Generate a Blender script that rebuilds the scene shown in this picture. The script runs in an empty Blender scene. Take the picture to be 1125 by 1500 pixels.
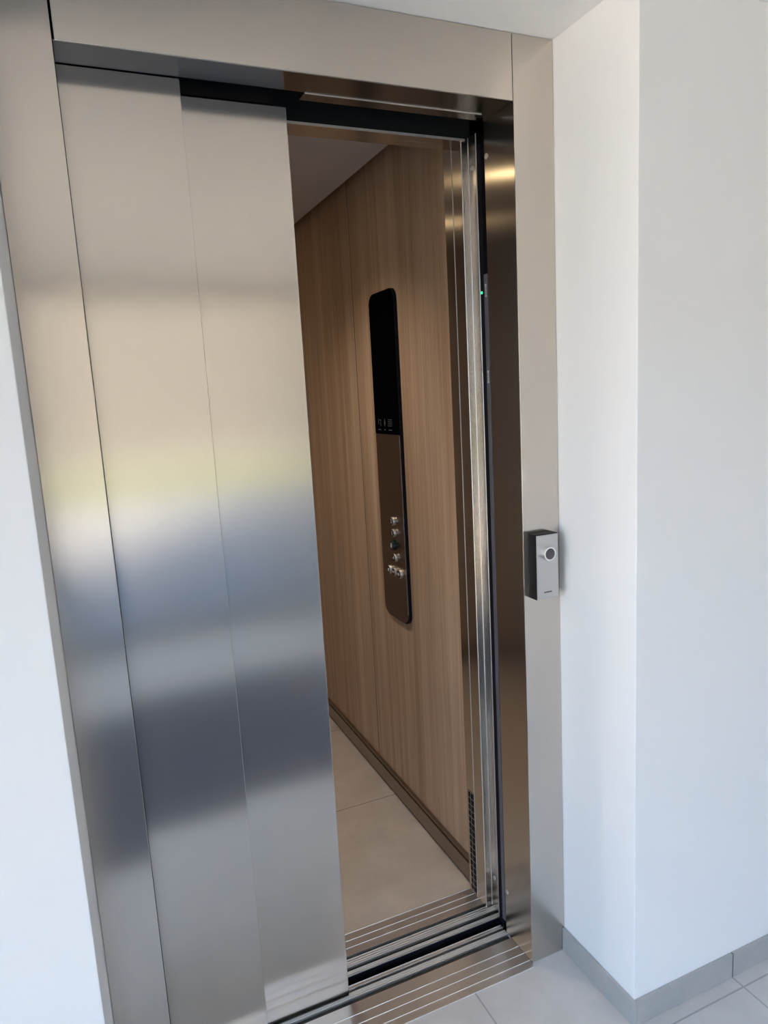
import bpy, bmesh, math, random
from mathutils import Vector, Matrix

random.seed(4)
S = bpy.context.scene
C = S.collection

# ------------------------------------------------------------------ camera
cam_d = bpy.data.cameras.new('camera')
cam = bpy.data.objects.new('camera', cam_d)
C.objects.link(cam)
cam.location = (-0.03904, -1.36883, 1.49604)
cam.rotation_euler = (1.40494, 0.05417, -0.41353)
cam_d.sensor_fit = 'VERTICAL'
cam_d.sensor_height = 36.0
cam_d.lens = 36.0 * 1030.693 / 1500.0
cam_d.clip_start = 0.02
S.camera = cam

# ------------------------------------------------------------------ world, sun, exposure
W = bpy.data.worlds.new('sky')
S.world = W
W.use_nodes = True
wn, wl = W.node_tree.nodes, W.node_tree.links
wn.clear()
wo = wn.new('ShaderNodeOutputWorld')
bg = wn.new('ShaderNodeBackground')
tc = wn.new('ShaderNodeTexCoord')
sx = wn.new('ShaderNodeSeparateXYZ')
rp = wn.new('ShaderNodeValToRGB')
rp.color_ramp.elements[0].position = 0.0
rp.color_ramp.elements[0].color = (0.64, 0.79, 1.0, 1)
rp.color_ramp.elements[1].position = 0.75
rp.color_ramp.elements[1].color = (0.34, 0.57, 1.0, 1)
wl.new(tc.outputs['Generated'], sx.inputs[0])
wl.new(sx.outputs['Z'], rp.inputs[0])
wl.new(rp.outputs[0], bg.inputs['Color'])
bg.inputs['Strength'].default_value = 4.6
wl.new(bg.outputs[0], wo.inputs['Surface'])

sun_d = bpy.data.lights.new('sun', 'SUN')
sun_d.energy = 56.0
sun_d.color = (1.0, 0.88, 0.72)
sun_d.angle = 0.009
sun = bpy.data.objects.new('sun', sun_d)
C.objects.link(sun)
sun.rotation_euler = (math.radians(-42), 0, math.radians(31))   # high behind the building

S.view_settings.view_transform = 'Standard'
S.view_settings.look = 'None'
S.view_settings.exposure = 0.44
S.view_settings.gamma = 1.0
S.view_settings.use_curve_mapping = False
S.cycles.max_bounces = 14
S.cycles.diffuse_bounces = 6
S.cycles.glossy_bounces = 8
S.cycles.transparent_max_bounces = 12
S.cycles.sample_clamp_indirect = 6.0
S.cycles.use_denoising = True
S.cycles.caustics_reflective = True

# key sizes (metres); the frame's front face is the plane y = 0, floor z = 0
XN0, XN1 = -0.1055, 1.0055        # niche side walls
OW, OH = 0.9, 2.1                 # clear opening
ZC = 2.234                        # lobby ceiling
YW = -0.257                       # lobby wall plane
YG = -3.2                         # glazed front

# ------------------------------------------------------------------ materials
def mat(name):
    m = bpy.data.materials.new(name)
    m.use_nodes = True
    nt = m.node_tree
    b = nt.nodes['Principled BSDF']
    return m, nt, b

def simple(name, col, rough=0.5, metal=0.0, spec=0.5):
    m, nt, b = mat(name)
    b.inputs['Base Color'].default_value = (*col, 1)
    b.inputs['Roughness'].default_value = rough
    b.inputs['Metallic'].default_value = metal
    b.inputs['Specular IOR Level'].default_value = spec
    return m

def brushed(name, col, rough, aniso, grain):
    """sheet metal brushed along `grain`; reflections smear across the grain"""
    m, nt, b = mat(name)
    N, L = nt.nodes, nt.links
    b.inputs['Metallic'].default_value = 1.0
    geo = N.new('ShaderNodeNewGeometry')
    cr = N.new('ShaderNodeVectorMath'); cr.operation = 'CROSS_PRODUCT'
    L.new(geo.outputs['Normal'], cr.inputs[0]); cr.inputs[1].default_value = grain
    nm = N.new('ShaderNodeVectorMath'); nm.operation = 'NORMALIZE'
    L.new(cr.outputs[0], nm.inputs[0])
    L.new(nm.outputs[0], b.inputs['Tangent'])
    b.inputs['Anisotropic'].default_value = aniso
    tco = N.new('ShaderNodeTexCoord')
    mp = N.new('ShaderNodeMapping')
    mp.inputs['Scale'].default_value = [1.2 if abs(g) > .5 else 420.0 for g in grain]
    L.new(tco.outputs['Object'], mp.inputs['Vector'])
    nz = N.new('ShaderNodeTexNoise'); nz.inputs['Scale'].default_value = 1.0
    nz.inputs['Detail'].default_value = 3.0
    L.new(mp.outputs[0], nz.inputs['Vector'])
    mr = N.new('ShaderNodeMapRange')
    mr.inputs['To Min'].default_value = rough - .004
    mr.inputs['To Max'].default_value = rough + .004
    L.new(nz.outputs['Fac'], mr.inputs['Value'])
    L.new(mr.outputs[0], b.inputs['Roughness'])
    mx = N.new('ShaderNodeMix'); mx.data_type = 'RGBA'
    mx.inputs['A'].default_value = (*[c * .99 for c in col], 1)
    mx.inputs['B'].default_value = (*[min(1, c * 1.01) for c in col], 1)
    L.new(nz.outputs['Fac'], mx.inputs['Factor'])
    L.new(mx.outputs['Result'], b.inputs['Base Color'])
    return m

STEEL = (0.60, 0.56, 0.515)
M = {}
M['steel_v'] = brushed('steel_vertical_grain', STEEL, 0.21, 0.9, (0, 0, 1))
M['steel_h'] = brushed('steel_horizontal_grain', STEEL, 0.24, 0.9, (1, 0, 0))
M['steel_shaded'] = brushed('shaded_steel_horizontal_grain', (0.19, 0.18, 0.172), 0.24, 0.9, (1, 0, 0))  # header steel darkened to paint the shade on its underside
M['alu_sill'] = brushed('sill_aluminium', (0.74, 0.71, 0.68), 0.34, 0.8, (1, 0, 0))
M['alu_line'] = simple('lightened_aluminium_edge', (0.86, 0.85, 0.83), 0.35, 0.75)  # lighter aluminium that paints the glints on ribs and edges
M['bronze'] = brushed('bronze_steel', (0.27, 0.225, 0.20), 0.34, 0.6, (0, 0, 1))
M['skirt'] = brushed('skirting_steel', (0.34, 0.29, 0.25), 0.34, 0.6, (0, 1, 0))
M['silver'] = simple('satin_silver', (0.52, 0.52, 0.52), 0.38, 0.85)
M['joint'] = simple('grey_joint_strip', (0.05, 0.05, 0.048), 0.4, 0.3)
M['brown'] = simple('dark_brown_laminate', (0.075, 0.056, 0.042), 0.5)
M['groove'] = simple('dark_groove', (0.022, 0.021, 0.021), 0.7)  # dark strips laid in the sill grooves
M['silver_bright'] = simple('satin_nickel', (0.80, 0.77, 0.74), 0.33, 0.8)
M['chrome'] = simple('chrome', (0.85, 0.84, 0.82), 0.12, 1.0)
M['zinc'] = simple('zinc_screw', (0.80, 0.79, 0.77), 0.3, 0.9)
M['black'] = simple('black_plastic', (0.008, 0.008, 0.010), 0.6, 0, 0.25)
M['black_glass'] = simple('black_glass', (0.002, 0.002, 0.003), 0.06, 0.0, 0.0)
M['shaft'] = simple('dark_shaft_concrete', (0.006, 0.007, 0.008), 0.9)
M['dark_metal'] = simple('dark_painted_metal', (0.005, 0.0055, 0.006), 0.8, 0, 0.2)
M['grey_strip'] = simple('grey_strip', (0.12, 0.125, 0.15), 0.4, 0.2)
M['print_light'] = simple('light_print', (0.62, 0.62, 0.62), 0.5)
M['print_dim'] = simple('dim_print', (0.075, 0.075, 0.078), 0.5)
M['print_dark'] = simple('dark_print', (0.03, 0.03, 0.035), 0.5)
M['button_dark'] = simple('dark_button_face', (0.02, 0.018, 0.018), 0.3)
M['button_green'] = simple('dark_green_button', (0.006, 0.022, 0.018), 0.3)
M['button_violet'] = simple('slate_button_face', (0.050, 0.046, 0.058), 0.35)
M['matte_black'] = simple('matte_black_fill', (0.004, 0.004, 0.009), 0.7, 0, 0.2)  # black for housings and for strips that paint shaded gaps
M['car_ceiling'] = simple('white_car_ceiling', (0.72, 0.69, 0.66), 0.5)
M['concrete'] = simple('render_coat', (0.060, 0.057, 0.0535), 0.9)
M['frame_alu'] = simple('anthracite_frame', (0.10, 0.105, 0.11), 0.5)

def emit(name, col, st):
    m, nt, b = mat(name)
    b.inputs['Base Color'].default_value = (*col, 1)
    b.inputs['Emission Color'].default_value = (*col, 1)
    b.inputs['Emission Strength'].default_value = st
    return m
M['led_green'] = emit('green_led', (0.05, 0.85, 0.35), 1.2)
M['spot_warm'] = emit('warm_lamp', (1.0, 0.74, 0.40), 50.0)

def wall_paint(name, col):
    m, nt, b = mat(name)
    N, L = nt.nodes, nt.links
    b.inputs['Roughness'].default_value = 0.85
    b.inputs['Base Color'].default_value = (*col, 1)
    t = N.new('ShaderNodeTexCoord'); n = N.new('ShaderNodeTexNoise')
    n.inputs['Scale'].default_value = 220; n.inputs['Detail'].default_value = 3
    L.new(t.outputs['Object'], n.inputs['Vector'])
    bp = N.new('ShaderNodeBump'); bp.inputs['Strength'].default_value = 0.05; bp.inputs['Distance'].default_value = 0.002
    L.new(n.outputs['Fac'], bp.inputs['Height']); L.new(bp.outputs[0], b.inputs['Normal'])
    return m
M['wall'] = wall_paint('white_wall_paint', (0.82, 0.82, 0.815))
M['greige'] = wall_paint('greige_wall_paint', (0.42, 0.40, 0.37))
M['ceiling'] = wall_paint('white_ceiling_paint', (0.90, 0.90, 0.89))

def tile(name, c0, c1, grout, ox, oy, pitch, gw=0.0022, rough=0.5):
    m, nt, b = mat(name)
    N, L = nt.nodes, nt.links
    t = N.new('ShaderNodeTexCoord')
    sp = N.new('ShaderNodeSeparateXYZ'); L.new(t.outputs['Object'], sp.inputs[0])
    masks = []
    for ax, off, pt in (('X', ox, pitch[0]), ('Y', oy, pitch[1])):
        a = N.new('ShaderNodeMath'); a.operation = 'SUBTRACT'; L.new(sp.outputs[ax], a.inputs[0]); a.inputs[1].default_value = off
        w = N.new('ShaderNodeMath'); w.operation = 'WRAP'; L.new(a.outputs[0], w.inputs[0]); w.inputs[1].default_value = -pt / 2; w.inputs[2].default_value = pt / 2
        d = N.new('ShaderNodeMath'); d.operation = 'ABSOLUTE'; L.new(w.outputs[0], d.inputs[0])
        k = N.new('ShaderNodeMath'); k.operation = 'LESS_THAN'; L.new(d.outputs[0], k.inputs[0]); k.inputs[1].default_value = gw
        masks.append(k)
    mxm = N.new('ShaderNodeMath'); mxm.operation = 'MAXIMUM'
    L.new(masks[0].outputs[0], mxm.inputs[0]); L.new(masks[1].outputs[0], mxm.inputs[1])
    n1 = N.new('ShaderNodeTexNoise'); n1.inputs['Scale'].default_value = 7; n1.inputs['Detail'].default_value = 8; n1.inputs['Roughness'].default_value = 0.65
    L.new(t.outputs['Object'], n1.inputs['Vector'])
    r = N.new('ShaderNodeValToRGB')
    r.color_ramp.elements[0].position = 0.3; r.color_ramp.elements[0].color = (*c0, 1)
    r.color_ramp.elements[1].position = 0.72; r.color_ramp.elements[1].color = (*c1, 1)
    L.new(n1.outputs['Fac'], r.inputs[0])
    mx = N.new('ShaderNodeMix'); mx.data_type = 'RGBA'
    L.new(mxm.outputs[0], mx.inputs['Factor']); L.new(r.outputs[0], mx.inputs['A']); mx.inputs['B'].default_value = (*grout, 1)
    L.new(mx.outputs['Result'], b.inputs['Base Color'])
    b.inputs['Roughness'].default_value = rough
    bp = N.new('ShaderNodeBump'); bp.inputs['Strength'].default_value = 0.4; bp.inputs['Distance'].default_value = 0.002; bp.invert = True
    L.new(mxm.outputs[0], bp.inputs['Height']); L.new(bp.outputs[0], b.inputs['Normal'])
    return m
M['floor_tile'] = tile('grey_floor_tile', (0.49, 0.48, 0.475), (0.58, 0.57, 0.56), (0.34, 0.335, 0.335), 0.718, -0.297, (0.6, 0.6))
M['base_tile'] = tile('grey_base_tile', (0.33, 0.335, 0.33), (0.41, 0.41, 0.40), (0.17, 0.17, 0.17), 1.3178, 50, (0.6, 500))
M['car_floor'] = tile('beige_car_tile', (0.48, 0.41, 0.345), (0.61, 0.53, 0.45), (0.17, 0.15, 0.13), 50, 0.945, (500, 0.6), 0.0016, 0.55)

def wood():
    m, nt, b = mat('oak_laminate')
    N, L = nt.nodes, nt.links
    t = N.new('ShaderNodeTexCoord')
    def streak(scale, zs, det):
        mp = N.new('ShaderNodeMapping'); mp.inputs['Scale'].default_value = (scale, scale, zs)
        L.new(t.outputs['Object'], mp.inputs['Vector'])
        n = N.new('ShaderNodeTexNoise'); n.inputs['Scale'].default_value = 1; n.inputs['Detail'].default_value = det
        L.new(mp.outputs[0], n.inputs['Vector']); return n
    a, f = streak(22, 0.5, 5), streak(330, 2.5, 2)
    r = N.new('ShaderNodeValToRGB')
    r.color_ramp.elements[0].position = 0.30; r.color_ramp.elements[0].color = (0.46, 0.31, 0.20, 1)
    r.color_ramp.elements[1].position = 0.72; r.color_ramp.elements[1].color = (0.69, 0.52, 0.385, 1)
    L.new(a.outputs['Fac'], r.inputs[0])
    r2 = N.new('ShaderNodeValToRGB')
    r2.color_ramp.elements[0].position = 0.35; r2.color_ramp.elements[0].color = (0.82, 0.80, 0.78, 1)
    r2.color_ramp.elements[1].position = 0.62; r2.color_ramp.elements[1].color = (1.05, 1.05, 1.05, 1)
    L.new(f.outputs['Fac'], r2.inputs[0])
    mx = N.new('ShaderNodeMix'); mx.data_type = 'RGBA'; mx.blend_type = 'MULTIPLY'; mx.inputs['Factor'].default_value = 1
    L.new(r.outputs[0], mx.inputs['A']); L.new(r2.outputs[0], mx.inputs['B'])
    L.new(mx.outputs['Result'], b.inputs['Base Color'])
    b.inputs['Roughness'].default_value = 0.5
    return m
M['wood'] = wood()

def glass():
    m = bpy.data.materials.new('window_glass'); m.use_nodes = True
    N, L = m.node_tree.nodes, m.node_tree.links
    N.clear()
    o = N.new('ShaderNodeOutputMaterial'); tr = N.new('ShaderNodeBsdfTransparent'); gl = N.new('ShaderNodeBsdfGlossy')
    tr.inputs[0].default_value = (0.93, 0.95, 0.94, 1); gl.inputs['Roughness'].default_value = 0.02
    fr = N.new('ShaderNodeFresnel'); mx = N.new('ShaderNodeMixShader')
    L.new(fr.outputs[0], mx.inputs[0]); L.new(tr.outputs[0], mx.inputs[1]); L.new(gl.outputs[0], mx.inputs[2]); L.new(mx.outputs[0], o.inputs[0])
    return m
M['glass'] = glass()

def grass():
    m, nt, b = mat('lawn_grass'); N, L = nt.nodes, nt.links
    n = N.new('ShaderNodeTexNoise'); n.inputs['Scale'].default_value = 30; n.inputs['Detail'].default_value = 6
    t = N.new('ShaderNodeTexCoord'); L.new(t.outputs['Object'], n.inputs['Vector'])
    r = N.new('ShaderNodeValToRGB')
    r.color_ramp.elements[0].color = (0.036, 0.040, 0.011, 1); r.color_ramp.elements[1].color = (0.060, 0.063, 0.026, 1)
    L.new(n.outputs['Fac'], r.inputs[0]); L.new(r.outputs[0], b.inputs['Base Color']); b.inputs['Roughness'].default_value = 0.9
    return m
M['grass'] = grass()
M['paving'] = tile('outdoor_paving', (0.075, 0.075, 0.080), (0.110, 0.110, 0.114), (0.15, 0.15, 0.15), 0, 0, (0.5, 0.5), 0.004, 0.8)
M['bounce_paving'] = simple('beige_bounce_paving', (0.80, 0.69, 0.55), 0.9)  # bright warm colour chosen to bounce light into the lobby
M['mat'] = simple('charcoal_doormat', (0.085, 0.095, 0.125), 0.95)

# ------------------------------------------------------------------ mesh helpers
def new_bm():
    return bmesh.new()

def add_box(bm, x0, x1, y0, y1, z0, z1, bev=0.0, seg=2):
    vs = [bm.verts.new((x, y, z)) for z in (z0, z1) for y in (y0, y1) for x in (x0, x1)]
    idx = [(0, 2, 3, 1), (4, 5, 7, 6), (0, 1, 5, 4), (2, 6, 7, 3), (0, 4, 6, 2), (1, 3, 7, 5)]
    fs = [bm.faces.new([vs[i] for i in f]) for f in idx]
    if bev > 0:
        es = list({e for f in fs for e in f.edges})
        bmesh.ops.bevel(bm, geom=es, offset=bev, segments=seg, affect='EDGES', profile=0.5)
    return bm

def add_prism(bm, pts, axis, a0, a1, bev=0.0, seg=2):
    """extrude the closed outline `pts` (2D, in the two other axes, x before y before z) along axis from a0 to a1"""
    def p3(p, a):
        if axis == 'x': return (a, p[0], p[1])
        if axis == 'y': return (p[0], a, p[1])
        return (p[0], p[1], a)
    lo = [bm.verts.new(p3(p, a0)) for p in pts]
    hi = [bm.verts.new(p3(p, a1)) for p in pts]
    n = len(pts)
    side = [bm.faces.new((lo[i], lo[(i + 1) % n], hi[(i + 1) % n], hi[i])) for i in range(n)]
    caps = [bm.faces.new(lo[::-1]), bm.faces.new(hi)]
    bmesh.ops.recalc_face_normals(bm, faces=side + caps)
    if bev > 0:
        es = list({e for f in side + caps for e in f.edges})
        bmesh.ops.bevel(bm, geom=es, offset=bev, segments=seg, affect='EDGES', profile=0.5)
    return bm

def add_cyl(bm, c, axis, r, h0, h1, seg=32, r2=None, bev=0.0):
    """disc/cylinder along axis from h0 to h1 (coordinates on that axis) centred on c"""
    r2 = r if r2 is None else r2
    def p3(a, rr, h):
        u, v = rr * math.cos(a), rr * math.sin(a)
        if axis == 'x': return (h, c[1] + u, c[2] + v)
        if axis == 'y': return (c[0] + u, h, c[2] + v)
        return (c[0] + u, c[1] + v, h)
    A = [2 * math.pi * i / seg for i in range(seg)]
    lo = [bm.verts.new(p3(a, r, h0)) for a in A]
    hi = [bm.verts.new(p3(a, r2, h1)) for a in A]
    fs = [bm.faces.new((lo[i], lo[(i + 1) % seg], hi[(i + 1) % seg], hi[i])) for i in range(seg)]
    caps = [bm.faces.new(lo[::-1]), bm.faces.new(hi)]
    bmesh.ops.recalc_face_normals(bm, faces=fs + caps)
    if bev > 0:
        es = list({e for f in caps for e in f.edges})
        bmesh.ops.bevel(bm, geom=es, offset=bev, segments=2, affect='EDGES', profile=0.5)
    return bm

def add_ring(bm, c, axis, r0, r1, h0, h1, seg=40):
    def p3(a, rr, h):
        u, v = rr * math.cos(a), rr * math.sin(a)
        if axis == 'x': return (h, c[1] + u, c[2] + v)
        if axis == 'y': return (c[0] + u, h, c[2] + v)
        return (c[0] + u, c[1] + v, h)
    prof = [(r0, h0), (r1, h0), (r1, h1), (r0, h1)]
    rows = [[bm.verts.new(p3(2 * math.pi * i / seg, r, h)) for (r, h) in prof] for i in range(seg)]
    fs = []
    for i in range(seg):
        a, b = rows[i], rows[(i + 1) % seg]
        for k in range(4):
            fs.append(bm.faces.new((a[k], b[k], b[(k + 1) % 4], a[(k + 1) % 4])))
    bmesh.ops.recalc_face_normals(bm, faces=fs)
    return bm

def rounded(u0, u1, v0, v1, r, n=8, corners=(1, 1, 1, 1)):
    """rounded rectangle outline; corners = (u0v0, u1v0, u1v1, u0v1)"""
    pts = []
    for k, (cu, cv, a0) in enumerate(((u0 + r, v0 + r, 180), (u1 - r, v0 + r, 270), (u1 - r, v1 - r, 0), (u0 + r, v1 - r, 90))):
        if corners[k]:
            for i in range(n + 1):
                a = math.radians(a0 + 90 * i / n)
                pts.append((cu + r * math.cos(a), cv + r * math.sin(a)))
        else:
            pts.append(((u0, v0), (u1, v0), (u1, v1), (u0, v1))[k])
    return pts

def world_loc(o):
    v = Vector((0, 0, 0))
    while o is not None:
        v += o.location
        o = o.parent
    return v

def obj(name, bm, m, parent=None, label=None, smooth=False, origin=None):
    """one mesh object; vertices are given in world coordinates"""
    bmesh.ops.recalc_face_normals(bm, faces=bm.faces[:])
    me = bpy.data.meshes.new(name)
    base = world_loc(parent) if parent else Vector((0, 0, 0))
    org = Vector(origin) if origin else base
    bmesh.ops.translate(bm, verts=bm.verts[:], vec=-org)
    bm.to_mesh(me); bm.free()
    if smooth:
        for p in me.polygons: p.use_smooth = True
    for mm in (m if isinstance(m, (list, tuple)) else [m]):
        me.materials.append(mm)
    o = bpy.data.objects.new(name, me)
    C.objects.link(o)
    if parent: o.parent = parent
    o.location = org - base
    if label: o['label'] = label
    return o

def box_obj(name, m, parent, *b, bev=0.0, label=None):
    return obj(name, add_box(new_bm(), *b, bev=bev), m, parent, label)

def thing(name, label, cat, loc, group=None):
    o = bpy.data.objects.new(name, None)
    o.empty_display_size = 0.05
    C.objects.link(o)
    o.location = loc
    o['label'] = label; o['category'] = cat; o['kind'] = 'thing'
    if group: o['group'] = group
    return o

def tag(o, label, cat, group=None):
    o['label'] = label; o['category'] = cat
    if group: o['group'] = group
    return o

def struct(o):
    o['kind'] = 'structure'
    return o

def text_obj(name, body, size, m, parent, pos, facing, roll=0.0):
    """lettering as thin mesh, centred on pos, facing -x or -y"""
    cu = bpy.data.curves.new(name, 'FONT')
    cu.body = body; cu.size = size; cu.align_x = 'CENTER'; cu.align_y = 'CENTER'; cu.extrude = 0.0003
    cu.offset = size * 0.02
    tmp = bpy.data.objects.new('tmp', cu); C.objects.link(tmp)
    bpy.context.view_layer.update()
    me = bpy.data.meshes.new_from_object(tmp.evaluated_get(bpy.context.evaluated_depsgraph_get()))
    bpy.data.objects.remove(tmp)
    R = Matrix.Rotation(math.radians(90), 4, 'X')                   # stand up, facing -y
    if facing == '-x': R = Matrix.Rotation(math.radians(-90), 4, 'Z') @ R
    me.transform(R @ Matrix.Rotation(roll, 4, 'Z'))
    me.materials.clear(); me.materials.append(m)
    o = bpy.data.objects.new(name, me); C.objects.link(o)
    o.parent = parent
    o.location = Vector(pos) - world_loc(parent)
    return o

# ------------------------------------------------------------------ the setting: lobby
XL, XR = -1.6, 2.3                                     # lobby side walls
bm = new_bm()
add_box(bm, XL, XR, YG, -0.012, -0.12, 0)
add_box(bm, XL, 0.0, -0.012, 0.10, -0.12, 0)
add_box(bm, OW, XR, -0.012, 0.12, -0.12, 0)
struct(obj('floor', bm, M['floor_tile']))
struct(obj('ceiling', add_box(new_bm(), XL, XR, YG, 0.08, ZC, ZC + 0.2), M['ceiling']))
struct(obj('wall_left', add_box(new_bm(), XL, XN0, YW, 0.08, 0, ZC, bev=0.0015), M['wall']))
struct(obj('wall_right', add_box(new_bm(), XN1, XR, YW, 0.12, 0, ZC, bev=0.0015), M['wall']))
struct(obj('wall_lobby_right', add_box(new_bm(), XR, XR + 0.1, YG, YW, 0, ZC), M['greige']))
# skirting tiles
HB, TB = 0.067, 0.008
bm = new_bm()
add_box(bm, XN1, 1.3170, YW - TB, YW - 0.0002, 0, HB, bev=0.0012)
add_box(bm, 1.3186, 1.9170, YW - TB, YW - 0.0002, 0, HB, bev=0.0012)
add_box(bm, 1.9186, XR, YW - TB, YW - 0.0002, 0, HB, bev=0.0012)
struct(obj('baseboard_right', bm, M['base_tile']))
struct(obj('baseboard_niche', add_box(new_bm(), XN1 - TB, XN1 - 0.0002, YW - TB, -0.0005, 0, HB, bev=0.0012), M['base_tile']))
bm = new_bm()
add_box(bm, XL, XN0 - 0.0, YW - TB, YW - 0.0002, 0, HB, bev=0.0012)
struct(obj('baseboard_left', bm, M['base_tile']))
struct(obj('baseboard_niche_left', add_box(new_bm(), XN0 + 0.0002, XN0 + TB, YW - TB, -0.0005, 0, HB, bev=0.0012), M['base_tile']))

# glazed front (behind the camera) and side glazing
def glazing(name, axis, at, a0, a1, n, z1):
    f = new_bm()
    w = 0.05
    step = (a1 - a0) / n
    def bar(u0, u1, z0, z2):
        if axis == 'x': add_box(f, u0, u1, at - 0.03, at + 0.03, z0, z2)
        else: add_box(f, at - 0.03, at + 0.03, u0, u1, z0, z2)
    for i in range(n + 1):
        u = a0 + i * step
        bar(max(a0, u - w / 2), min(a1, u + w / 2), 0, z1)
    for z0, z2 in ((0.0, 0.06), (z1 - 0.06, z1)):
        bar(a0, a1, z0, z2)
    o = struct(obj(name, f, M['frame_alu']))
    for i in range(n):
        p = new_bm()
        u0, u1 = a0 + i * step + w / 2, a0 + (i + 1) * step - w / 2
        if axis == 'x': vs = [(u0, at, .06), (u1, at, .06), (u1, at, z1 - .06), (u0, at, z1 - .06)]
        else: vs = [(at, u0, .06), (at, u1, .06), (at, u1, z1 - .06), (at, u0, z1 - .06)]
        p.faces.new([p.verts.new(v) for v in vs])
        obj('pane', p, M['glass'], o)
    return o
glazing('window_1', 'x', YG, XL, 1.5, 3, ZC)
struct(obj('wall_front', add_box(new_bm(), 1.5, XR, YG, YG + 0.1, 0, ZC), M['greige']))
glazing('window_2', 'y', XL, YG + 0.05, YW - 0.05, 2, ZC)

dm = obj('doormat', add_box(new_bm(), -1.1, 1.3, -2.15, -0.93, 0.0, 0.012, bev=0.004), M['mat'])
tag(dm, 'charcoal doormat lying on the grey lobby tiles before the elevator', 'doormat')

# outdoors
struct(obj('pavement', add_box(new_bm(), -14, 14, -10.6, YG - 0.03, -0.2, -0.02), M['paving']))
struct(obj('pavement_side', add_box(new_bm(), -14, XL - 0.03, YG - 0.03, 12, -0.2, -0.02), M['bounce_paving']))  # unseen side ground, added as a warm light bouncer
struct(obj('lawn', add_box(new_bm(), -30, 30, -18, -10.6, -0.2, -0.01), M['grass']))
struct(obj('ground', add_box(new_bm(), -40, 40, -60, -18, -0.2, -0.02), M['concrete']))
struct(obj('facade', add_box(new_bm(), -30, 30, -27, -25, -0.02, 6.0), M['concrete']))
struct(obj('upper_storeys', add_box(new_bm(), XL - 0.2, 12, YG - 0.1, 10, ZC + 0.2, 9.6), M['concrete']))
struct(obj('side_building', add_box(new_bm(), XR + 0.1, 12, YG, 10, -0.02, ZC + 0.2), M['concrete']))

# dark hoistway round the car
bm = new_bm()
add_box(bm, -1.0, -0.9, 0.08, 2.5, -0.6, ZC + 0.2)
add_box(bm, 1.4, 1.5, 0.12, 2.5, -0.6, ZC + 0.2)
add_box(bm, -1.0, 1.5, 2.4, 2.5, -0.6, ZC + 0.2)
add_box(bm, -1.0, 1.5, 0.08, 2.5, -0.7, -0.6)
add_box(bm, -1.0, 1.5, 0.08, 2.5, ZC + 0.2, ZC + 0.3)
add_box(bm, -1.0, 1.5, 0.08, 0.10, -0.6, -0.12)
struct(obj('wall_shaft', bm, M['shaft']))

# ------------------------------------------------------------------ landing door frame
fr = thing('elevator_surround', 'brushed stainless steel door frame lining the white wall niche', 'door frame', (0.45, 0, 0))
box_obj('jamb', M['steel_v'], fr, XN0 + 0.0006, 0.0, 0.0, 0.0795, 0.0, ZC - 0.001, bev=0.0012)
box_obj('jamb', M['steel_v'], fr, OW, XN1 - 0.0006, 0.0, 0.122, 0.0, ZC - 0.001, bev=0.0012)
box_obj('header', M['steel_h'], fr, 0.0034, OW - 0.0012, 0.0, 0.0795, OH, ZC - 0.001, bev=0.0012)
box_obj('soffit_shade', M['steel_shaded'], fr, 0.0012, OW - 0.0012, 0.0012, 0.0795, OH - 0.0008, OH + 0.001, label='brushed underside of the header with shade put into its colour')  # darker sheet standing in for shade under the header
box_obj('shade_strip', M['matte_black'], fr, -0.01, 0.0024, 0.0500, 0.0800, 0.0035, OH - 0.0005, label='thin black strip painting the shade behind the left jamb')  # black strip in place of the shadow line at the jamb
# folded strip closing the header over the fast door
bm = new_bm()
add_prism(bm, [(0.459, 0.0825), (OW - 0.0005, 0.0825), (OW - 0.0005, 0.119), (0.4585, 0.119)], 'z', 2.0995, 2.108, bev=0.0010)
obj('closing_strip', bm, M['steel_shaded'], fr)
box_obj('strip_edge', M['alu_line'], fr, 0.4595, OW - 0.03, 0.0796, 0.0823, 2.0975, 2.1045, label='bright folded edge of the closing strip')  # lighter metal paints the lit fold of the strip
box_obj('slot', M['black'], fr, 0.862, 0.880, 0.0900, 0.0985, 2.0990, 2.0993, label='small dark slot in the closing strip')
for z in (2.023, 0.131):
    b = add_cyl(new_bm(), (OW, 0.112, z), 'x', 0.0065, OW - 0.0016, OW, bev=0.0006)
    obj('rivet', b, M['zinc'], fr, smooth=False)

# ------------------------------------------------------------------ landing door panels (half open)
def door_panel(label, x0, x1, y0, z1, folded):
    t = thing('elevator_door_leaf', label, 'elevator door', ((x0 + x1) / 2, y0, 0.0), None)
    box_obj('panel', M['steel_v'], t, x0, x1, y0, y0 + 0.028, 0.006, z1, bev=0.0012)
    box_obj('shade_strip', M['matte_black'], t, x1 - 0.006, x1 + 0.0022, y0 + 0.027, y0 + 0.0335, 0.01, z1 - 0.004, label='thin black strip painting the shade along the panel edge')  # black strip in place of the shadow line between leaves
    box_obj('return_edge', M['steel_v'], t, x1 - 0.0005, x1 + 0.0006, y0 + 0.003, y0 + 0.026, 0.006, z1 - 0.002)
    gy = 0.1050 if folded == 0 else 0.1340                          # runs in its own groove of the sill
    for gx in (x0 + 0.08, x1 - 0.08):
        box_obj('guide_shoe', M['black'], t, gx - 0.03, gx + 0.03, gy - 0.003, gy + 0.003, -0.0055, 0.006)
    return t
door_panel('half-open steel elevator door panel next to the left jamb', -0.262, 0.2145, 0.083, 2.0985, 0)
pB = door_panel('half-open steel elevator door panel beside the wood-lined opening', -0.045, 0.4295, 0.118, 2.083, 1)

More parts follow.
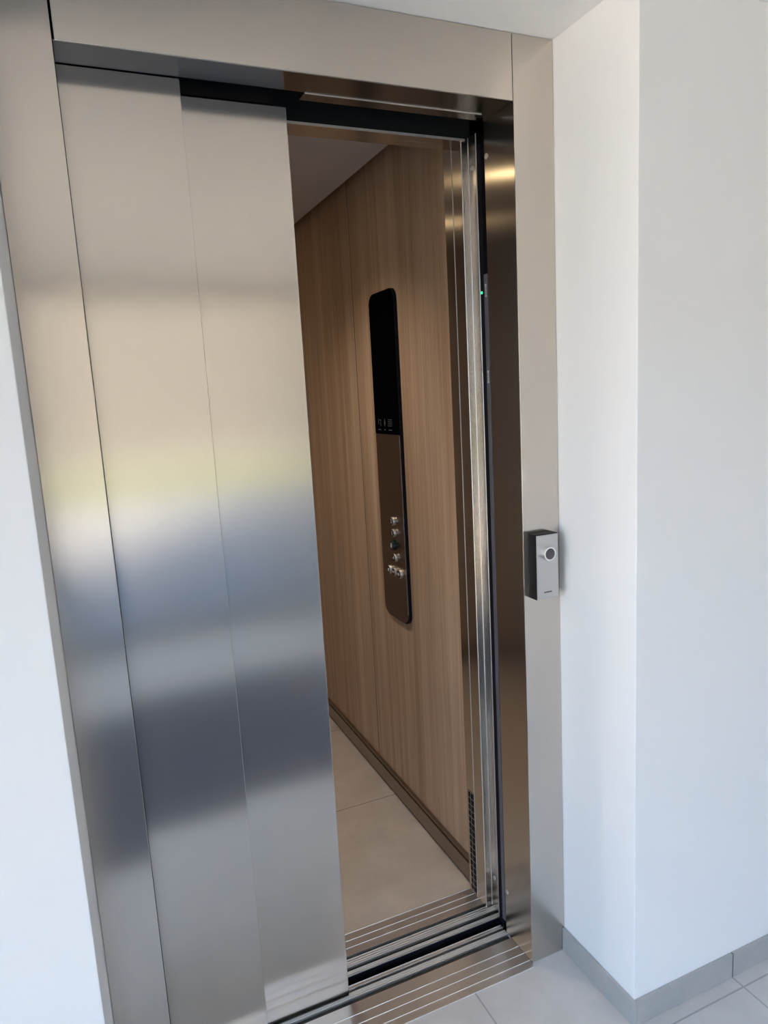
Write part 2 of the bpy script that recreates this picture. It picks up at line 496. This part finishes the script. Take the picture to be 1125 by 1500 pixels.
# door gear above the opening, seen as a faint dark shape
dg = thing('door_operator', 'dark door gear inside the black gap above the elevator doors', 'door gear', (0.45, 0.15, 2.15))
box_obj('track', M['dark_metal'], dg, -0.4, 1.2, 0.135, 0.150, 2.15, 2.26)
box_obj('hanger_plate', M['dark_metal'], dg, 0.05, 0.40, 0.128, 0.134, 2.09, 2.25)
for x in (0.62, 0.80):
    obj('roller', add_cyl(new_bm(), (x, 0, 2.175), 'y', 0.025, 0.126, 0.134), M['dark_metal'], dg)

# ------------------------------------------------------------------ sills
def sill_bm(profile, x0, x1):
    return add_prism(new_bm(), profile, 'x', x0, x1)

def ridge_bm(ys, z, x0, x1, w=0.0022, h=0.0012):
    bm = new_bm()
    for y in ys:
        add_prism(bm, [(y - w / 2, z - 0.0003), (y + w / 2, z - 0.0003), (y + w / 4, z + h), (y - w / 4, z + h)], 'x', x0, x1)
    return bm
ls = thing('elevator_threshold', 'ribbed metal door sill between the grey floor tiles and the dark gap', 'door sill', (0.45, 0.07, 0.0))
T = 0.0015
prof = [(-0.012, -0.04), (-0.012, T), (0.0965, T), (0.0972, T - 0.001), (0.0972, -0.018), (0.1125, -0.018), (0.1125, T),
        (0.1295, T), (0.1295, -0.018), (0.1385, -0.018), (0.1385, T), (0.1500, T), (0.1500, -0.04)]
obj('tread_plate', sill_bm(prof, 0.0005, OW - 0.0005), M['alu_sill'], ls)
obj('rib', ridge_bm((0.0095, 0.0365, 0.0630), T, 0.0008, OW - 0.0008), M['alu_line'], ls, label='three fine bright lines on the sill')
obj('track_rib', ridge_bm((0.1140, 0.1195, 0.1240, 0.1284, 0.1396, 0.1490), T, 0.0008, OW - 0.0008, 0.0014), M['alu_line'], ls, label='close bright lines between the sill grooves')
for y0, y1 in ((0.0974, 0.1123), (0.1297, 0.1383)):
    box_obj('groove_bottom', M['groove'], ls, 0.001, OW - 0.001, y0, y1, -0.0175, -0.0060, label='dark bottom of the sill groove')  # dark strip that darkens the groove bottom
box_obj('front_trim', M['alu_line'], ls, 0.0, OW + 0.002, -0.0135, -0.0121, -0.01, T + 0.0006)

box_obj('gap_blackout', M['matte_black'], ls, 0.0005, OW - 0.0005, 0.1501, 0.1512, -0.35, -0.0015, label='black plate added under the sill edge to darken the gap')  # black plate added so the gap reads as dark
for x in (0.470, 0.535, 0.560, 0.606, 0.690, 0.735, 0.815):
    obj('bolt', add_cyl(new_bm(), (x, 0.1512, -0.0042), 'y', 0.0022, 0.1505, 0.1545, seg=10), M['zinc'], ls)

# ------------------------------------------------------------------ elevator car
CX0, CX1, CY0, CY1 = -0.2, 0.925, 0.325, 1.98
car = thing('elevator_car', 'wood-lined elevator car with beige floor and pale ceiling behind the doors', 'elevator', (0.36, 1.15, 0.0))
obj('floor_tiles', add_box(new_bm(), CX0, CX1, 0.3205, CY1, -0.04, 0.0), M['car_floor'], car)
prof = [(0.1785, -0.04), (0.1785, T), (0.1930, T), (0.1930, -0.018), (0.2070, -0.018), (0.2070, T), (0.2315, T),
        (0.2315, -0.018), (0.2430, -0.018), (0.2430, T), (0.3200, T), (0.3200, -0.04)]
cs = obj('car_sill', sill_bm(prof, CX0, 0.93), M['alu_sill'], car, label='ribbed metal sill of the car')
for y0, y1 in ((0.1932, 0.2068), (0.2317, 0.2428)):
    obj('car_groove_bottom', add_box(new_bm(), CX0, 0.93, y0, y1, -0.0175, -0.0060), M['groove'], cs, label='dark bottom of the car sill groove')
obj('gap_blackout', add_box(new_bm(), CX0, CX1, 0.1772, 0.1784, -0.35, -0.0008), M['matte_black'], cs, label='black plate added under the car sill to darken the gap')  # matching black plate, darkens the car side of the gap
obj('car_sill_rib', ridge_bm((0.2688, 0.2935, 0.3190), T, CX0, 0.899), M['alu_line'], cs)
obj('car_track_rib', ridge_bm((0.1795, 0.1860, 0.1918, 0.2085, 0.2150, 0.2220, 0.2305), T, CX0, 0.919, 0.0014), M['alu_line'], cs)
bm = new_bm()
box_obj('wall_panel', M['wood'], car, CX1, CX1 + 0.02, 0.3195, 1.0610, 0.0, 2.32, bev=0.0008)
box_obj('wall_panel', M['wood'], car, CX1, CX1 + 0.02, 1.0680, CY1, 0.0, 2.32, bev=0.0008)
box_obj('panel_joint', M['joint'], car, CX1 + 0.0012, CX1 + 0.006, 1.0612, 1.0678, 0.0, 2.32)
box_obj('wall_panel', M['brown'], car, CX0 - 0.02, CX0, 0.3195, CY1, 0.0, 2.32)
box_obj('wall_panel', M['wood'], car, CX0 - 0.02, CX1 + 0.02, CY1, CY1 + 0.02, 0.0, 2.32)
sk = box_obj('skirting', M['skirt'], car, CX1 - 0.016, CX1 - 0.0003, 0.331, CY1 - 0.017, 0.010, 0.068, bev=0.0015)
box_obj('top_bead', M['skirt'], sk, CX1 - 0.012, CX1 - 0.0003, 0.331, CY1 - 0.017, 0.0695, 0.080, bev=0.0015)
box_obj('shadow_gap', M['matte_black'], sk, CX1 - 0.010, CX1 - 0.0003, 0.331, CY1 - 0.017, 0.0002, 0.0695)
box_obj('end_trim', M['alu_line'], sk, CX1 - 0.0166, CX1 - 0.0005, 0.3288, 0.3308, 0.004, 0.070)
box_obj('skirting', M['skirt'], car, CX0 + 0.0003, CX1 - 0.0003, CY1 - 0.016, CY1 - 0.0003, 0.004, 0.080, bev=0.0015)
box_obj('skirting', M['skirt'], car, CX0 + 0.0003, CX0 + 0.016, 0.331, CY1 - 0.017, 0.004, 0.080, bev=0.0015)
box_obj('ceiling_panel', M['car_ceiling'], car, CX0 + 0.02, CX1 - 0.02, 0.30, CY1 - 0.035, 2.222, 2.240)
box_obj('roof', M['dark_metal'], car, CX0 - 0.02, CX1 + 0.02, 0.21, CY1 + 0.02, 2.30, 2.33)
for y in (0.78, 1.53):
    lp = obj('ceiling_lamp', add_ring(new_bm(), (0.35, y, 0), 'z', 0.026, 0.036, 2.2195, 2.2219), M['chrome'], car, label='round recessed lamp')
    sl = bpy.data.lights.new('ceiling_lamp_light', 'SPOT')
    sl.energy = 25.0 if y < 1 else 4.0
    sl.color = (1.0, 0.86, 0.70); sl.spot_size = math.radians(125); sl.spot_blend = 1.0; sl.shadow_soft_size = 0.02
    so = bpy.data.objects.new('ceiling_lamp_light', sl); C.objects.link(so)
    so.parent = lp; so.location = Vector((0.35, y, 2.212)) - world_loc(lp)
    obj('lamp_lens', add_cyl(new_bm(), (0.35, y, 0), 'z', 0.0255, 2.2200, 2.2215), M['spot_warm'], lp)
# entrance column on the right: stepped sheet, seam and return panel
bm = new_bm()
add_prism(bm, [(0.900, 0.2738), (0.900, 0.2255), (0.9195, 0.2255), (0.9195, 0.1885), (0.985, 0.1885), (0.985, 0.2738)], 'z', 0.003, 2.10, bev=0.0014, seg=2)
col = obj('entrance_column', bm, M['steel_v'], car)
for y0, x0 in ((0.2255, 0.8995), (0.1885, 0.9190)):
    obj('lit_edge', add_cyl(new_bm(), (x0 + 0.001, y0 + 0.001, 0), 'z', 0.0014, 0.003, 2.10, seg=12), M['alu_line'], col)  # bright line painting light caught on the column edges
obj('lit_edge', add_cyl(new_bm(), (0.9192, 0.2250, 0), 'z', 0.0010, 0.003, 2.10, seg=12), M['alu_line'], col)
bm = add_box(new_bm(), 0.900, 0.930, 0.2762, 0.3185, 0.003, 2.10, bev=0.0012)
ret = obj('return_panel', bm, M['steel_v'], car)
obj('lit_edge', add_box(new_bm(), 0.8992, 0.9020, 0.2742, 0.2758, 0.003, 2.10), M['alu_line'], ret)  # painted bright line for the lit edge at the seam
vt = obj('vent_grille', add_box(new_bm(), 0.8994, 0.9002, 0.2785, 0.3085, 0.008, 0.335), M['black'], ret, label='black slotted vent at the foot of the return panel')
bm = new_bm()
n = 16
for i in range(n + 1):
    z = 0.010 + i * (0.323 / n)
    add_box(bm, 0.8986, 0.8996, 0.2785, 0.3085, z - 0.0006, z + 0.0006)
add_box(bm, 0.8986, 0.8996, 0.2930, 0.2940, 0.010, 0.333)
obj('grille_bar', bm, M['silver'], vt, label='thin light bars of the vent')
for z in (2.027, 0.104):
    obj('screw', add_cyl(new_bm(), (0.9195, 0.2075, z), 'x', 0.0062, 0.9178, 0.9197, bev=0.0006), M['zinc'], col)
# transom over the car entrance: two folded plates, dark box above
tr = obj('transom', add_box(new_bm(), CX0, 0.8990, 0.2060, 0.2405, 2.0860, 2.0900, bev=0.0008), M['steel_h'], car)
obj('lit_edge', add_box(new_bm(), CX0, 0.8990, 0.2046, 0.2062, 2.0852, 2.0905), M['alu_line'], tr)  # painted bright line for the lit front edge of the plate
obj('rear_lip', add_box(new_bm(), CX0, 0.8990, 0.2420, 0.276, 2.0865, 2.0905, bev=0.0008), M['steel_h'], tr)
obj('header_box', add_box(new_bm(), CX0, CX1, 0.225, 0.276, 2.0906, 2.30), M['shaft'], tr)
for x0, x1, y in ((-0.195, 0.40, 0.212),):
    dpn = obj('car_door', add_box(new_bm(), x0, x1, y + 0.004, y + 0.03, 0.008, 2.15, bev=0.001), M['steel_v'], car, label='inner steel door of the car, slid open')

# ------------------------------------------------------------------ light curtain at the jamb's rear edge
lc = thing('light_curtain', 'slim black sensor strip with grey edge along the right jamb', 'door sensor', (0.905, 0.14, 0.03))
box_obj('housing', M['matte_black'], lc, 0.9025, 0.930, 0.1412, 0.1590, 0.01, 2.06)
box_obj('cover_strip', M['grey_strip'], lc, 0.9005, 0.925, 0.1265, 0.1405, 0.03, 1.766, bev=0.0008, label='grey cover strip')
obj('indicator_light', add_cyl(new_bm(), (0.9025, 0.1530, 1.7255), 'x', 0.0034, 0.9012, 0.9026, seg=20), M['led_green'], lc, label='tiny green light')
for zc in (1.727, 1.5235):
    bm = new_bm()
    z = zc + 0.016
    for h, g, w in ((.006, .001, .006), (.0035, .0012, .0035), (.004, .0012, .004), (.003, .001, .0045), (.0035, .001, .0035), (.005, 0, .005)):
        add_box(bm, 0.8999, 0.9006, 0.132 - w / 2, 0.132 + w / 2, z - h, z)
        z -= h + g
    obj('logo_print', bm, M['print_light'], lc, label='small white upright lettering too small to read')

# ------------------------------------------------------------------ control panel in the car
FX, Y0, Y1, Z0, Z1, ZM = 0.913, 0.695, 0.889, 0.725, 1.8215, 1.364
cy = lambda y: (y + 1.369) * 1.0138 - 1.369
cz = lambda z: 1.496 + (z - 1.496) * 1.0138
cop = thing('elevator_button_console', 'tall rounded control panel with black glass top on the wood wall', 'control panel', (CX1, (Y0 + Y1) / 2, Z0))
obj('housing', add_prism(new_bm(), rounded(Y0 - 0.004, Y1 + 0.002, Z0 - 0.003, Z1 + 0.003, 0.035), 'x', FX + 0.002, CX1 - 0.0003), M['matte_black'], cop)
obj('display_glass', add_prism(new_bm(), rounded(Y0, Y1, ZM + 0.0005, Z1, 0.033, corners=(0, 0, 1, 1)), 'x', FX - 0.0005, FX + 0.0019), M['black_glass'], cop, label='black glass display')
obj('faceplate', add_prism(new_bm(), rounded(Y0 + 0.003, Y1, Z0, ZM - 0.0005, 0.033, corners=(1, 1, 0, 0)), 'x', FX, FX + 0.0019), M['bronze'], cop, label='brushed bronze button plate')
obj('plate_edge', add_box(new_bm(), FX - 0.0002, FX + 0.0018, Y0 + 0.0012, Y0 + 0.0028, Z0 + 0.034, ZM - 0.002), M['silver'], cop)
# pictograms on the black glass
gx0, gx1 = FX - 0.0009, FX - 0.0004
def symbol(pieces, label):
    bm = new_bm()
    for pc in pieces:
        if len(pc) == 4 and not isinstance(pc[0], tuple): add_box(bm, gx0, gx1, cy(pc[0]), cy(pc[1]), cz(pc[2]), cz(pc[3]))
        else: add_prism(bm, [(cy(u), cz(v)) for u, v in pc], 'x', gx0, gx1)
    obj('display_symbol', bm, M['print_dim'], cop, label=label)
symbol([(0.825, 0.829, 1.398, 1.416)], 'dim white upright stroke on the black glass')
symbol([[(0.817, 1.413), (0.806, 1.413), (0.806, 1.404), (0.811, 1.400), (0.806, 1.396), (0.806, 1.391), (0.809, 1.391), (0.809, 1.396), (0.815, 1.400), (0.809, 1.406), (0.809, 1.410), (0.817, 1.410)]], 'dim white curved figure on the black glass')
symbol([[(0.776, 1.390), (0.782, 1.402), (0.776, 1.418), (0.770, 1.402)]], 'dim white diamond mark on the black glass')
for k in range(4): symbol([(0.718, 0.752 - 0.002 * (k % 2), 1.392 + k * .0065, 1.3945 + k * .0065)], 'dim white line of the striped mark on the black glass')
for (ya, yb) in ((0.808, 0.832), (0.770, 0.782), (0.720, 0.748)): symbol([(ya, yb, 1.378, 1.3815)], 'dim white caption under the marks on the black glass')
# buttons
def call_button(y, z, r, sym, green=False):
    y, z = cy(y), cz(z)
    h = 0.0095 if not green else 0.013
    bt = obj('button', add_cyl(new_bm(), (0, y, z), 'x', r, FX - h, FX + 0.0005, bev=0.0015), M['button_green'] if green else M['silver_bright'], cop, label='dark green raised button' if green else None)
    obj('button_face', add_cyl(new_bm(), (0, y, z), 'x', r * (0.88), FX - h - 0.0008, FX - h + 0.0005), M['button_dark'], bt)
    if isinstance(sym, str):
        text_obj('symbol', sym, r * 1.35, M['print_light'], bt, (FX - h - 0.0012, y, z), '-x')
    else:
        bm = new_bm()
        for poly in sym: add_prism(bm, [(y - u * r, z + v * r) for u, v in poly], 'x', FX - h - 0.0014, FX - h - 0.0006)
        obj('symbol', bm, M['print_light'], bt)
YB = 0.745
call_button(YB, 1.077, 0.0140, '2')
call_button(YB - .002, 1.037, 0.0140, '1')
call_button(YB + .002, 0.9945, 0.0175, '0', green=True)
call_button(YB - .004, 0.953, 0.0140, '-1')
bell = [[(-.45, -.35), (.45, -.35), (.3, -.1), (.3, .15), (.12, .42), (-.12, .42), (-.3, .15), (-.3, -.1)], [(-.12, -.5), (.12, -.5), (.12, -.4), (-.12, -.4)]]
close_ = [[(-.5, .35), (-.08, 0), (-.5, -.35)], [(.5, .35), (.08, 0), (.5, -.35)]]
open_ = [[(-.1, .35), (-.52, 0), (-.1, -.35)], [(.1, .35), (.52, 0), (.1, -.35)]]
call_button(0.789, 0.903, 0.0140, bell)
call_button(0.749, 0.903, 0.0140, close_)
call_button(0.708, 0.903, 0.0155, open_)

# ------------------------------------------------------------------ call station on the right jamb
cb = thing('call_station', 'small black-sided call button box with silver face on the right jamb', 'call button', (0.946, 0.0, 0.995))
BX0, BX1, BZ0, BZ1 = 0.9145, 0.9780, 0.9945, 1.1520
box_obj('housing', M['black'], cb, BX0, BX1, -0.0300, -0.0003, BZ0, BZ1, bev=0.0016)
obj('faceplate', add_box(new_bm(), BX0 + 0.0012, BX1 - 0.0014, -0.0318, -0.0298, BZ0 + 0.0012, BZ1 - 0.0016, bev=0.0006), M['silver'], cb, label='satin silver faceplate')
bc = (0.9450, -0.032, 1.1065)
rb = obj('button', add_ring(new_bm(), bc, 'y', 0.0130, 0.0165, -0.0440, -0.0316), M['chrome'], cb, label='chrome-ringed round button')
obj('button_face', add_cyl(new_bm(), bc, 'y', 0.0131, -0.0432, -0.0317), M['button_violet'], rb)
bm = new_bm()
x = 0.9352
for w, h, g in ((.0028, .0032, .0007), (.0018, .0030, .0006), (.0026, .0030, .0006), (.0030, .0032, .0006), (.0026, .0030, .0006), (.0026, .0030, .0006), (.0026, .0034, 0)):
    add_box(bm, x, x + w, -0.0321, -0.0317, 1.0117 - h / 2, 1.0117 + h / 2)
    x += w + g
obj('logo_print', bm, M['print_dark'], cb, label='small dark lettering too small to read')
